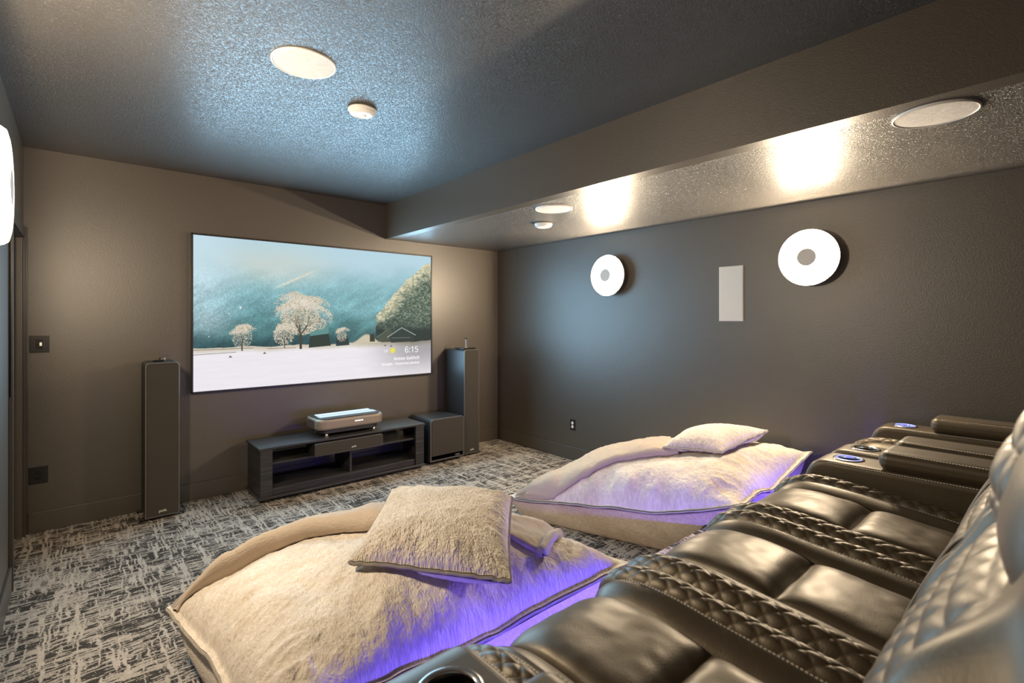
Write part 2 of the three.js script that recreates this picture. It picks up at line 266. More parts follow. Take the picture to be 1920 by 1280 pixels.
/* ------------------------------------------------------------------ wall lamps */
const lampGlow = std({ color: col(0.8, 0.78, 0.74), roughness: 0.4, emissive: LAMP_COLOR, emissiveIntensity: LAMP_GLOW });
const hubMat = std({ color: col(0.62, 0.58, 0.53), roughness: 0.5 });
function wallLamp(x, y, z, dir, label) {             // dir: +1 faces +x, -1 faces -x
  const o = thing('wall_lamp', label, 'wall lamp', [x, y, z], 'round opal wall lamps');
  o.rotation.z = dir > 0 ? -Math.PI / 2 : Math.PI / 2;   // local +y points into the room
  mesh('backplate', lathe([[0, 0], [0.07, 0], [0.07, 0.02], [0.062, 0.026], [0.03, 0.026], [0.03, 0.062], [0, 0.062]]), whitePlastic, o);
  mesh('rear_pan', lathe([[0, 0.058], [0.16, 0.058], [0.183, 0.066], [0.1955, 0.082], [0.1965, 0.091], [0.1985, 0.091], [0.1975, 0.080], [0.185, 0.062], [0.16, 0.054], [0, 0.054]]), whitePlastic, o);
  mesh('glass_shade', lathe([[0.0, 0.072], [0.16, 0.070], [0.178, 0.076], [0.191, 0.086], [0.1945, 0.092], [0.195, 0.098], [0.186, 0.110], [0.165, 0.115], [0.12, 0.112], [0.075, 0.104], [0.058, 0.100], [0, 0.098]], 72), lampGlow, o);
  mesh('hub_cap', cyl(0.061, 0.063, 0.010, 48), hubMat, o).position.y = 0.116;
  for (let k = 0; k < 4; k++) {                       // four bulbs in the ring of glass, round the hub
    const a = Math.PI / 4 + k * Math.PI / 2, l = new THREE.PointLight(LAMP_COLOR, LAMP_LIGHT); l.name = 'lamp_light'; l.castShadow = true; l.shadow.radius = 1;
    l.position.set(x + dir * 0.090, y + Math.sin(a) * 0.125, z + Math.cos(a) * 0.125); scene.add(l);
  }
  return o;
}
wallLamp(XR, 1.925, -3.07, -1, 'round glowing wall lamp between the screen corner and the white wall speaker');
wallLamp(XR, 1.935, -1.295, -1, 'round glowing wall lamp above the single recliner');
wallLamp(XL, 1.945, -2.38, 1, 'round glowing wall lamp beside the dark door');

/* ------------------------------------------------------------------ ceiling and wall fittings */
const grilleWhite = std({ color: col(0.80, 0.78, 0.74), roughness: 0.6, bumpMap: rep(weave, 40), bumpScale: 0.0008 });
function ceilingSpeaker(x, y, z, label) {
  const o = thing('ceiling_speaker', label, 'ceiling speaker', [x, y, z], 'round ceiling speakers');
  mesh('rim', lathe([[0.134, -0.001], [0.134, -0.007], [0.138, -0.009], [0.143, -0.006], [0.143, 0]], 72), whitePlastic, o);
  mesh('grille', lathe([[0, -0.007], [0.06, -0.0075], [0.12, -0.007], [0.1345, -0.005]], 72), grilleWhite, o);
}
ceilingSpeaker(0.80, HC, -2.41, 'round white speaker in the high ceiling beside the smoke alarm');
ceilingSpeaker(2.665, HS, -0.413, 'round white speaker in the lowered soffit over the recliners');
ceilingSpeaker(2.75, HS, -2.68, 'round white speaker in the lowered soffit beside the small alarm');
function alarm(x, y, z, label) {
  const o = thing('smoke_alarm', label, 'smoke alarm', [x, y, z], 'smoke alarms');
  mesh('base', lathe([[0, 0], [0.078, 0], [0.080, -0.012], [0.074, -0.018], [0, -0.018]].map((p) => [p[0], p[1]])), whitePlastic, o);
  mesh('cover', lathe([[0.074, -0.018], [0.070, -0.030], [0.052, -0.038], [0.045, -0.038], [0.043, -0.035], [0.030, -0.036], [0, -0.038]]), whitePlastic, o);
  mesh('test_button', lathe([[0.012, -0.036], [0.012, -0.041], [0.008, -0.043], [0, -0.043]], 20), white, o).position.x = 0.01;
}
alarm(1.225, HC, -2.715, 'round white smoke alarm on the high ceiling');
alarm(3.10, HS, -3.15, 'small white alarm on the lowered soffit');
{
  const o = thing('wall_speaker', 'flat white rectangular wall speaker between the two lamps', 'wall speaker', [XR, 1.705, -1.886]);
  mesh('frame', box(-0.008, 0, -0.222, 0.222, -0.099, 0.099, 0.003), whitePlastic, o);
  mesh('grille', box(-0.011, -0.004, -0.217, 0.217, -0.094, 0.094, 0.002), grilleWhite, o);
}
{
  const o = thing('wall_outlet', 'black outlet plate with white sockets low on the long side wall', 'outlet', [XR, 0.375, -3.597]);
  mesh('plate', box(-0.006, 0, -0.0585, 0.0585, -0.036, 0.036, 0.003), blackPlastic, o);
  for (const s of [-1, 1]) { const c = cyl(0.0165, 0.0165, 0.004); c.rotateZ(Math.PI / 2); const m = mesh('socket', c, white, o); m.position.set(-0.007, s * 0.0195, 0); }
}
{
  const o = thing('light_switch', 'black light switch plate with a small glowing mark', 'light switch', [-0.207, 1.323, ZF]);
  mesh('plate', box(-0.052, 0.052, -0.060, 0.060, 0, 0.006, 0.003), blackPlastic, o);
  mesh('rocker', box(-0.017, 0.017, -0.033, 0.033, 0.004, 0.010, 0.002), blackGloss, o);
  mesh('indicator_light', box(0.0, 0.012, -0.012, 0.012, 0.008, 0.0115, 0.001), std({ color: col(0.8, 0.75, 0.65), emissive: col(1, 0.85, 0.6), emissiveIntensity: 0.5 }), o);
}
{
  const o = thing('wall_outlet', 'plain black outlet plate low on the screen wall', 'outlet', [-0.213, 0.40, ZF]);
  mesh('plate', box(-0.05, 0.05, -0.062, 0.062, 0, 0.006, 0.003), blackPlastic, o);
  for (const s of [-1, 1]) mesh('socket', box(-0.017, 0.017, s * 0.02 - 0.014, s * 0.02 + 0.014, 0.004, 0.0085, 0.002), blackGloss, o);
}

/* ------------------------------------------------------------------ loudspeakers */
const font = await new FontLoader().loadAsync('fonts/droid/droid_sans_bold.typeface.json');
const logoMat = std({ color: col(0.8, 0.78, 0.74), roughness: 0.35, metalness: 0.2 });
function logo(parent, x, y, z, size) {
  const g = new TextGeometry('polk', { font, size, depth: 0.0015, curveSegments: 4 }); g.computeBoundingBox(); g.translate(-(g.boundingBox.max.x) / 2, 0, 0);
  const m = mesh('logo_lettering', g, logoMat, parent); m.position.set(x, y, z); return m;
}
function rr(w, h, r, rb = r) {                       // rounded rectangle, origin at its bottom centre
  const s = new THREE.Shape(), a = w / 2; s.moveTo(-a + rb, 0); s.lineTo(a - rb, 0); s.quadraticCurveTo(a, 0, a, rb); s.lineTo(a, h - r); s.quadraticCurveTo(a, h, a - r, h); s.lineTo(-a + r, h); s.quadraticCurveTo(-a, h, -a, h - r); s.lineTo(-a, rb); s.quadraticCurveTo(-a, 0, -a + rb, 0); return s;
}
const slab = (shape, d, bevel = 0.003) => { const g = new THREE.ExtrudeGeometry(shape, { depth: d - 2 * bevel, bevelEnabled: true, bevelSize: bevel, bevelThickness: bevel, bevelOffset: -bevel, bevelSegments: 2, curveSegments: 10 }); g.translate(0, 0, bevel); return boxUV(g); };
function ring(w, h, r, t) { const s = rr(w, h, r, 0.006), k = rr(w - 2 * t, h - 2 * t, r - t, 0.004); const hole = new THREE.Path(k.getPoints(10).map((p) => new THREE.Vector2(p.x, p.y + t))); s.holes.push(hole); return s; }
function tower(x, zf, w, depth, h, label) {
  const o = thing('tower_speaker', label, 'loudspeaker', [x, 0, zf]);
  const y0 = 0.022;
  const body = mesh('cabinet', slab(rr(w, h - y0, 0.035, 0.006), depth - 0.012, 0.003), vinyl, o); body.position.set(0, y0, -depth);
  const rim = mesh('front_rim', slab(ring(w, h - y0, 0.035, 0.010), 0.014, 0.002), bezel, o); rim.position.set(0, y0, -0.014);
  const gr = mesh('front_grille', slab(rr(w - 0.022, h - y0 - 0.022, 0.026, 0.004), 0.012, 0.003), grille, o); gr.position.set(0, y0 + 0.011, -0.010);
  logo(o, 0, y0 + 0.035, 0.0025, 0.017);
  for (const [sx, sz] of [[-1, -0.03], [1, -0.03], [-1, -depth + 0.03], [1, -depth + 0.03]]) {
    const f = part('foot', o); mesh('outrigger', box(sx > 0 ? w / 2 - 0.03 : -w / 2 - 0.035, sx > 0 ? w / 2 + 0.035 : -w / 2 + 0.03, 0.014, 0.023, sz - 0.016, sz + 0.016, 0.003), blackPlastic, f);
    const s = mesh('spike', cyl(0.008, 0.004, 0.014, 12), blackPlastic, f); s.position.set(sx * (w / 2 + 0.025), 0.007, sz);
  }
  return o;
}
tower(0.478, -4.55, 0.215, 0.285, 1.175, 'tall black floor speaker left alone between the wall switch and the screen');
tower(3.28, -4.454, 0.20, 0.38, 1.165, 'tall black floor speaker in the corner behind the subwoofer');
{ // small gadget on the lone tower
  const o = thing('small_remote', 'tiny dark gadget lying on top of the lone tower speaker', 'gadget', [0.465, 1.1755, -4.64]);
  mesh('body', slab(rr(0.075, 0.05, 0.012), 0.012, 0.004), blackGloss, o).rotation.x = -Math.PI / 2;
  mesh('knob', lathe([[0.022, 0], [0.022, 0.014], [0.018, 0.018], [0, 0.018]], 24), std({ color: col(0.09, 0.075, 0.06), roughness: 0.4 }), o).position.set(0.022, 0.012, -0.025);
}
{ // tray and clear stand on the corner tower
  const o = thing('streaming_box', 'flat black box with a short upright antenna on the corner tower', 'media box', [3.28, 1.1655, -4.58]);
  mesh('case', box(-0.085, 0.085, 0, 0.016, -0.085, 0.085, 0.006), blackGloss, o);
  mesh('antenna', box(0.012, 0.030, 0.016, 0.115, -0.02, -0.010, 0.003), std({ color: col(0.45, 0.45, 0.47), roughness: 0.2, metalness: 0.7 }), o);
  mesh('antenna_tip', box(0.010, 0.032, 0.108, 0.122, -0.022, -0.008, 0.003), blackGloss, o);
  mesh('antenna_base', box(0.002, 0.040, 0.014, 0.022, -0.03, 0.0, 0.003), std({ color: col(0.45, 0.33, 0.15), roughness: 0.3, metalness: 0.6 }), o);
}
{ // subwoofer
  const o = thing('subwoofer', 'black box subwoofer on the carpet beside the media stand', 'subwoofer', [2.93, 0, -4.405]);
  const w = 0.42, h = 0.435, y0 = 0.032, d = 0.42;
  mesh('cabinet', slab(rr(w, h, 0.045, 0.01), d - 0.012, 0.003), vinyl, o).position.set(0, y0, -d);
  mesh('front_rim', slab(ring(w, h, 0.045, 0.013), 0.016, 0.002), bezel, o).position.set(0, y0, -0.016);
  mesh('front_grille', slab(rr(w - 0.03, h - 0.07, 0.032, 0.006), 0.014, 0.004), grille, o).position.set(0, y0 + 0.055, -0.010);
  mesh('port_slot', box(-w / 2 + 0.016, w / 2 - 0.016, y0 + 0.014, y0 + 0.052, -0.03, -0.012), blackIn, o);
  mesh('control_label', box(0.10, 0.16, y0 + 0.018, y0 + 0.036, -0.013, -0.008, 0.002), bezel, o);
  for (const sx of [-1, 1]) for (const z of [-0.05, -d + 0.05]) mesh('foot', cyl(0.02, 0.018, y0, 16), blackPlastic, o).position.set(sx * (w / 2 - 0.05), y0 / 2, z);
}

/* ------------------------------------------------------------------ media stand, projector, centre speaker */
const ST = { x0: 1.10, x1: 2.645, z0: -4.80, z1: -4.385, h: 0.45 };
{
  const o = thing('media_stand', 'low black wooden media stand with open shelves under the screen', 'media stand', [0, 0, 0]);
  mesh('top_board', box(ST.x0, ST.x1, ST.h - 0.02, ST.h, ST.z0, ST.z1, 0.003), wood, o);
  mesh('base_board', box(ST.x0, ST.x1, 0.022, 0.045, ST.z0, ST.z1, 0.006), wood, o);
  mesh('lower_deck', box(ST.x0 + 0.02, ST.x1 - 0.02, 0.045, 0.105, ST.z0 + 0.06, ST.z1 - 0.02, 0.003), wood, o);
  for (const x of [ST.x0 + 0.012, ST.x1 - 0.105]) mesh('front_post', box(x, x + 0.093, 0.045, ST.h - 0.02, ST.z1 - 0.03, ST.z1 - 0.004, 0.002), wood, o);
  for (const x of [ST.x0 + 0.012, ST.x1 - 0.030]) mesh('side_panel', box(x, x + 0.018, 0.045, ST.h - 0.02, ST.z0 + 0.01, ST.z1 - 0.03, 0.002), wood, o);
  mesh('shelf', box(ST.x0 + 0.03, ST.x1 - 0.03, 0.295, 0.313, ST.z0 + 0.02, ST.z1 - 0.035, 0.002), wood, o);
  mesh('divider', box(1.875, 1.895, 0.105, 0.295, ST.z0 + 0.02, ST.z1 - 0.04, 0.002), wood, o);
  for (const x of [ST.x0 + 0.06, ST.x1 - 0.06]) for (const z of [ST.z0 + 0.06, ST.z1 - 0.055]) mesh('foot', cyl(0.045, 0.04, 0.024, 24), blackPlastic, o).position.set(x, 0.012, z);
}
{
  const o = thing('centre_speaker', 'long low black speaker lying on the stand shelf', 'loudspeaker', [1.853, 0.313, -4.355]);
  mesh('cabinet', slab(rr(0.63, 0.108, 0.014), 0.22, 0.003), vinyl, o).position.z = -0.23;
  mesh('front_rim', slab(ring(0.63, 0.108, 0.016, 0.005), 0.012, 0.0015), bezel, o).position.z = -0.012;
  mesh('front_grille', slab(rr(0.618, 0.096, 0.012), 0.012, 0.003), grille, o).position.set(0, 0.006, -0.008);
  logo(o, 0.03, 0.030, 0.0045, 0.015);
}
{
  const W = 0.635, D = 0.345, zc = -4.585;
  const o = thing('projector', 'low bronze laser projector with a lit front bar on the media stand', 'projector', [1.90, ST.h, zc]);
  const shell = std({ color: col(0.30, 0.245, 0.19), roughness: 0.45, metalness: 0.35, bumpMap: rep(weave, 6), bumpScale: 0.0006 });
  const dark = std({ color: col(0.03, 0.027, 0.025), roughness: 0.35 });
  const plan = (k, dz = 0) => { const s = new THREE.Shape(), a = W / 2 * k, b = D / 2 * k - dz, r = 0.09 * k; s.moveTo(-a + r, -b); s.lineTo(a - r, -b); s.quadraticCurveTo(a, -b, a, -b + r); s.lineTo(a, b - r); s.quadraticCurveTo(a, b, a - r, b); s.lineTo(-a + r, b); s.quadraticCurveTo(-a, b, -a, b - r); s.lineTo(-a, -b + r); s.quadraticCurveTo(-a, -b, -a + r, -b); return s; };
  const flat = (shape, y0, y1, bev = 0.004) => { const g = new THREE.ExtrudeGeometry(shape, { depth: y1 - y0 - 2 * bev, bevelEnabled: true, bevelSize: bev, bevelThickness: bev, bevelOffset: -bev, bevelSegments: 3, curveSegments: 12 }); g.rotateX(-Math.PI / 2); g.translate(0, y0 + bev, 0); return boxUV(g); };
  mesh('base', flat(plan(0.86), 0.028, 0.066, 0.004), dark, o);
  mesh('body', flat(plan(1), 0.060, 0.158, 0.022), shell, o);
  mesh('top_plate', flat(plan(0.93), 0.150, 0.166, 0.004), dark, o);
  const lightTop = std({ color: col(0.35, 0.37, 0.4), roughness: 0.3, emissive: col(0.72, 0.92, 1.0), emissiveIntensity: 0.75 });
  mesh('light_slot', box(-0.26, 0.26, 0.165, 0.169, -0.085, -0.025, 0.002), lightTop, o);
  mesh('light_slot', box(-0.27, 0.27, 0.165, 0.169, 0.0, 0.085, 0.002), std({ color: col(0.35, 0.37, 0.4), roughness: 0.3, emissive: col(0.55, 0.75, 0.85), emissiveIntensity: 0.5 }), o);
  mesh('status_light', box(0.02, 0.098, 0.112, 0.120, 0.170, 0.1745, 0.003), std({ color: 0xffffff, emissive: 0xffffff, emissiveIntensity: 2 }), o);
  for (let k = 0; k < 7; k++) mesh('vent_rib', box(-W / 2 - 0.003, -W / 2 + 0.004, 0.078 + k * 0.010, 0.083 + k * 0.010, -0.085, 0.085, 0.001), dark, o);
  for (const sx of [-1, 1]) for (const sz of [-1, 1]) mesh('foot', lathe([[0.016, 0], [0.018, 0.004], [0.014, 0.008], [0.014, 0.030], [0, 0.030]], 24), chrome, o).position.set(sx * 0.225, 0, sz * 0.125);
}

/* ------------------------------------------------------------------ floor loungers, throws and cushions */
class Pillow {
  constructor(o) { Object.assign(this, { pinch: 0.04, crown: 0.3, drop: 0.4, sag: 0, fl: 0.972, wr: 1, p: 2.8, q: 0.6, seed: 1, puff: 0, wave: 0 }, o); }
  bil(a, u, v) { const s = (u + 1) / 2, t = (v + 1) / 2; return (a[0] * (1 - s) + a[1] * s) * (1 - t) + (a[3] * (1 - s) + a[2] * s) * t; }
  plan(u, v) { const U = u * (1 - this.pinch * (1 - v * v)), V = v * (1 - this.pinch * (1 - u * u)); return [this.bil(this.c.map((k) => k[0]), U, V), this.bil(this.c.map((k) => k[1]), U, V)]; }
  rim(u, v) { const y = this.rim0(u, v); if (!this.rest) return y; const [x, z] = this.plan(u, v); return Math.max(y, this.ground(x, z) + this.rest); }
  rim0(u, v) { return this.bil(this.h, u, v) - this.sag * (1 - u * u * v * v) + this.wave * (noise(u * 2.2 + 7, v * 2.2 + 3, this.seed + 90) - 0.5) * (1 - u * u * v * v) * Math.pow(Math.max(Math.abs(u), Math.abs(v)), 5); }
  f(u) { const U = Math.min(1, Math.abs(u) / this.fl); return Math.pow(1 - Math.pow(U, this.p), this.q); }
  top(u, v) {
    const [x, z] = this.plan(u, v), k = this.f(u) * this.f(v), eu = 1 - Math.abs(u), ev = 1 - Math.abs(v), e = Math.min(eu, ev);
    const along = eu < ev ? v : u, side = eu < ev ? Math.sign(u) : 2 * Math.sign(v);
    const pleat = (fbm(along * 9 + side * 13, e * 3, this.seed + 40, 3) - 0.5) * 2 * Math.exp(-(((e - 0.16) / 0.13) ** 2));
    const broad = (fbm(x * 3.2 + 9, z * 3.2, this.seed, 3) - 0.5) * 0.07, fine = (fbm(x * 26, z * 26, this.seed + 9, 3) - 0.5) * 0.012;
    const lip = 0.010 + (e < 1 - this.fl ? 0.008 * (noise(along * 14, side, this.seed + 3) - 0.5) : 0);
    let y = this.rim(u, v) + lip + this.crown * k + this.wr * (k > 0.02 ? Math.min(1, k * 3) : 0) * (pleat * 0.022 + broad + fine);
    return [x, y, z];
  }
  bottom(u, v) {
    const fu = (w) => Math.pow(1 - Math.pow(Math.min(1, Math.abs(w) / this.fl), 3.4), 0.6), k = fu(u) * fu(v), b = 1 + this.puff * 4 * k * (1 - k);
    const [x, z] = this.plan(u * b, v * b), w = (fbm(x * 8, z * 8, this.seed + 70, 3) - 0.5) * 0.03 * this.wr * k;
    let y = this.rim(u, v) - 0.010 - this.drop * k + w; const g = this.ground(x, z);
    return [x, Math.max(y, g + 0.004), z];
  }
  inverse(x, z) { let u = 0, v = 0; for (let n = 0; n < 14; n++) { const p = this.plan(u, v), d = 1e-3, pu = this.plan(u + d, v), pv = this.plan(u, v + d); const a = (pu[0] - p[0]) / d, b = (pv[0] - p[0]) / d, c = (pu[1] - p[1]) / d, e = (pv[1] - p[1]) / d, D = a * e - b * c, rx = x - p[0], rz = z - p[1]; u = clamp(u + (rx * e - b * rz) / D, -1.6, 1.6); v = clamp(v + (a * rz - c * rx) / D, -1.6, 1.6); } return [u, v]; }
  topY(x, z) { const [u, v] = this.inverse(x, z); if (Math.abs(u) > 1 || Math.abs(v) > 1) return null; return this.top(u, v)[1]; }
  build(o, matTop, matBottom, N = 220) {
    const P = (s) => s * 2 - 1, warp = (s) => { const x = P(s); return Math.sign(x) * (1 - Math.pow(1 - Math.abs(x), 1.35)); };
    const L = (p) => [p[0], p[1], p[2]];
    mesh('top_cover', grid(N, N, (s, t) => L(this.top(warp(s), warp(t))), (s, t, p) => [p[0], p[2]]), matTop, o);
    mesh('underside', grid(N / 2, N / 2, (s, t) => L(this.bottom(warp(s), warp(t))), (s, t, p) => [p[0] - p[2], p[1] * 1.3 + 0.3 * (p[0] + p[2])], true), matBottom, o);
    const pts = []; const n = 60; for (let k = 0; k < 4; k++) for (let i = 0; i < n; i++) { const w = -1 + 2 * i / n; const [u, v] = [[w, -1], [1, w], [-w, 1], [-1, -w]][k]; const p = this.top(u, v); pts.push([p[0], p[1] - 0.010, p[2]]); }
    mesh('edge_piping', tube(pts, this.pipe || 0.006, true, 480, 8), matTop, o);
  }
}
const ground = (x, z) => lerp(0, RISER, ss(ZR - 0.10, ZR + 0.0, z));
const bagA = new Pillow({ c: [[0.285, -2.58], [1.86, -2.74], [1.76, -1.27], [0.34, -1.37]], h: [0.26, 0.30, 0.46, 0.42], crown: 0.245, drop: 0.45, sag: 0.03, p: 3.3, ground, seed: 3, puff: 0.05, wave: 0.05 });
const bagB = new Pillow({ c: [[2.46, -2.92], [3.84, -3.02], [3.87, -1.26], [2.90, -1.32]], h: [0.14, 0.25, 0.57, 0.42], crown: 0.27, drop: 0.46, sag: 0.07, ground, seed: 23, puff: 0.05, wave: 0.07 });
const bagAo = thing('floor_lounger', 'huge cream fur floor pillow lying in front of the three seat recliner sofa', 'floor pillow', [0, 0, 0]);
bagA.build(bagAo, fur, fur);
const bagBo = thing('floor_lounger', 'huge cream fur floor pillow lying against the long side wall', 'floor pillow', [0, 0, 0]);
bagB.build(bagBo, fur, furTan);

function throwBlanket(bag, line, len, label, roll, side, seed, ends, taper = 0) {
  const o = thing('throw_blanket', label, 'blanket', [0, 0, 0]);
  const crv = new THREE.CatmullRomCurve3(line.map(([x, z]) => new THREE.Vector3(x, 0, z))), NS = 150, rows = [], last = {};
  for (let i = 0; i <= NS; i++) {
    const s = i / NS, p = crv.getPointAt(s), t = crv.getTangentAt(s), nx = -t.z * side, nz = t.x * side, row = [];
    const r = roll * (0.75 + 0.5 * noise(s * 7, 1, seed)) * (0.12 + 0.88 * ss(0, 0.12, s)) * (1 - taper * ss(0.5, 0.68, s));
    const at = (w) => { const x = p.x + nx * w, z = p.z + nz * w; let [u, v] = bag.inverse(x, z); return bag.top(clamp(u, -0.985, 0.985), clamp(v, -0.985, 0.985)); };
    for (let k = 0; k <= 9; k++) { const a = lerp(-1.1, Math.PI / 2, k / 9), b = at(r - r * Math.cos(a)); row.push([b[0], b[1] + r * 1.0 + r * Math.sin(a), b[2]]); }
    let w = r, down = 0; const n = 46, L = len(s);
    for (let k = 1; k <= n; k++) {
      const ww = r + L * k / n, x = p.x + nx * ww, z = p.z + nz * ww, [u, v] = bag.inverse(x, z), out = Math.max(Math.abs(u), Math.abs(v)) > 0.97;
      const b = at(ww), q = ww - r, fold = (fbm(s * 5 + q * 2, q * 9 - s * 12, seed + 5, 3) - 0.5) * 0.02;
      if (!out) row.push([b[0], b[1] + 0.012 + (2 * r - 0.012) * Math.exp(-((q / 0.19) ** 2)) + fold * ss(0, 0.05, q), b[2]]);
      else { down += L / n; row.push([b[0] + nx * (0.012 + down * 0.18), Math.max(b[1] + 0.014 - down * 0.9, 0.02), b[2] + nz * (0.012 + down * 0.18)]); }
    }
    rows.push(row);
  }
  const M = rows[0].length - 1;
  mesh('velvet_side', grid(NS, M, (s, t) => rows[Math.round(s * NS)][Math.round(t * M)], (s, t) => [s * 1.6, t * 0.8], side > 0), velvet, o);
  for (const e of ends) { // rolled furry hem at an end of the blanket
    const row = rows[e ? NS : 0].filter((_, k) => k > 1 && k % 4 === 0).slice(0, 10); mesh('fur_hem', tube(row.map((q) => [q[0], q[1] + 0.004, q[2]]), 0.024, false, 60, 12), fur, o);
  }
  return o;
}
throwBlanket(bagA, [[0.30, -2.49], [0.37, -2.52], [0.48, -2.51], [0.62, -2.46], [0.78, -2.36], [0.92, -2.18], [1.06, -1.95], [1.24, -1.69], [1.39, -1.42]], (s) => lerp(0.06, 0.60, ss(0, 0.3, s)) - 0.25 * ss(0.8, 1, s), 'taupe velvet throw draped over the pillow before the sofa, under the square cushion', 0.060, -1, 5, [1], 0.8);
throwBlanket(bagB, [[2.48, -2.84], [2.53, -2.71], [2.61, -2.52], [2.74, -2.36], [2.90, -2.20], [3.02, -2.02], [3.14, -1.86]], (s) => lerp(0.06, 0.9, ss(0, 0.4, s)), 'taupe velvet throw draped over the pillow by the long side wall', 0.026, -1, 15, []);

const overA = (x, z) => { const [u, v] = bagA.inverse(x, z); return bagA.top(clamp(u, -0.99, 0.99), clamp(v, -0.99, 0.99))[1]; };
const cushA = new Pillow({ c: [[1.118, -2.151], [1.456, -1.678], [1.08, -1.255], [0.739, -1.747]], h: [0.69, 0.705, 0.63, 0.62], crown: 0.10, drop: 0.075, pinch: 0.035, fl: 0.99, wr: 0.6, p: 2.6, q: 0.55, ground: (x, z) => overA(x, z) + 0.026, seed: 51, pipe: 0.007, rest: 0.004 });
cushA.build(thing('fur_cushion', 'deep pile square cream cushion lying on the pillow before the sofa', 'cushion'), furDeep, fur, 200);
const cushB = new Pillow({ c: [[3.10, -1.95], [3.50, -2.02], [3.72, -1.50], [3.24, -1.60]], h: [0.60, 0.62, 0.70, 0.61], crown: 0.095, drop: 0.14, pinch: 0.05, fl: 0.985, wr: 0.3, p: 2.4, q: 0.6, ground: (x, z) => (bagB.topY(x, z) ?? 0.3) + 0.022, seed: 61, pipe: 0.008 });
cushB.build(thing('fur_cushion', 'plump cream cushion lying on the pillow by the long side wall', 'cushion'), fur, fur, 160);

/* ------------------------------------------------------------------ recliners */
function profile(pts, n = 500) {                     // (z, y) points -> samples by arc length with outward normals
  const c = new THREE.CatmullRomCurve3(pts.map(([z, y]) => new THREE.Vector3(0, y, z)), false, 'centripetal'), out = []; c.arcLengthDivisions = 2000;
  const len = c.getLength();
  for (let i = 0; i <= n; i++) { const p = c.getPointAt(i / n), t = c.getTangentAt(i / n); out.push([p.z, p.y, t.y, -t.z]); }
  return { len, at(s) { const f = clamp(s) * n, i = Math.min(n - 1, Math.floor(f)), k = f - i, a = out[i], b = out[i + 1]; return a.map((q, j) => q + (b[j] - q) * k); } };
}
const seatP = profile([[-0.20, 0.58], [-0.235, 0.66], [-0.29, 0.705], [-0.40, 0.722], [-0.572, 0.735], [-0.74, 0.748], [-0.85, 0.738], [-0.925, 0.695], [-0.96, 0.62], [-0.965, 0.52], [-0.955, 0.42], [-0.94, 0.345]]);
const backP = profile([[-0.15, 0.60], [-0.195, 0.72], [-0.192, 0.86], [-0.152, 0.98], [-0.100, 1.08], [-0.035, 1.228], [0.0, 1.336], [0.045, 1.40], [0.10, 1.42], [0.15, 1.38], [0.19, 1.25], [0.21, 0.9], [0.21, 0.45]]);
function patch(P, cx, a0, a1, b0, b1, na, nb, off, flipN = 1) { // surface strip: a across (metres from seat centre), b along the profile (0..1)
  return grid(na, nb, (i, j) => { const a = lerp(a0, a1, i), b = lerp(b0, b1, j), p = P.at(b), h = off(a, b * P.len, b); return [cx + a, p[1] + p[3] * flipN * h, p[0] + p[2] * flipN * h]; }, (i, j) => [lerp(a0, a1, i), lerp(b0, b1, j) * P.len], flipN < 0);
}
const stitchGeo = new THREE.BoxGeometry(0.0028, 0.0028, 0.0066);
function stitches(pts, pitch = 0.0095) {             // one stitch every pitch along a polyline
  const c = new THREE.CatmullRomCurve3(pts.map((p) => new THREE.Vector3(...p))), n = Math.max(2, Math.floor(c.getLength() / pitch)), gs = [], m = new THREE.Matrix4(), q = new THREE.Quaternion(), Z = new THREE.Vector3(0, 0, 1), one = new THREE.Vector3(1, 1, 1);
  for (let i = 0; i < n; i++) { const t = (i + 0.5) / n; q.setFromUnitVectors(Z, c.getTangentAt(t)); m.compose(c.getPointAt(t), q, one); gs.push(stitchGeo.clone().applyMatrix4(m)); }
  return mergeGeometries(gs);
}
const SPLIT = (() => { for (let i = 0; i <= 1000; i++) if (seatP.at(i / 1000)[0] < -0.572) return i / 1000; })();
const diamonds = (x, s, wx, ws) => { const p = x / wx + s / ws, q = x / wx - s / ws; return Math.pow(Math.abs(Math.sin(Math.PI * p)) * Math.abs(Math.sin(Math.PI * q)), 0.45); };
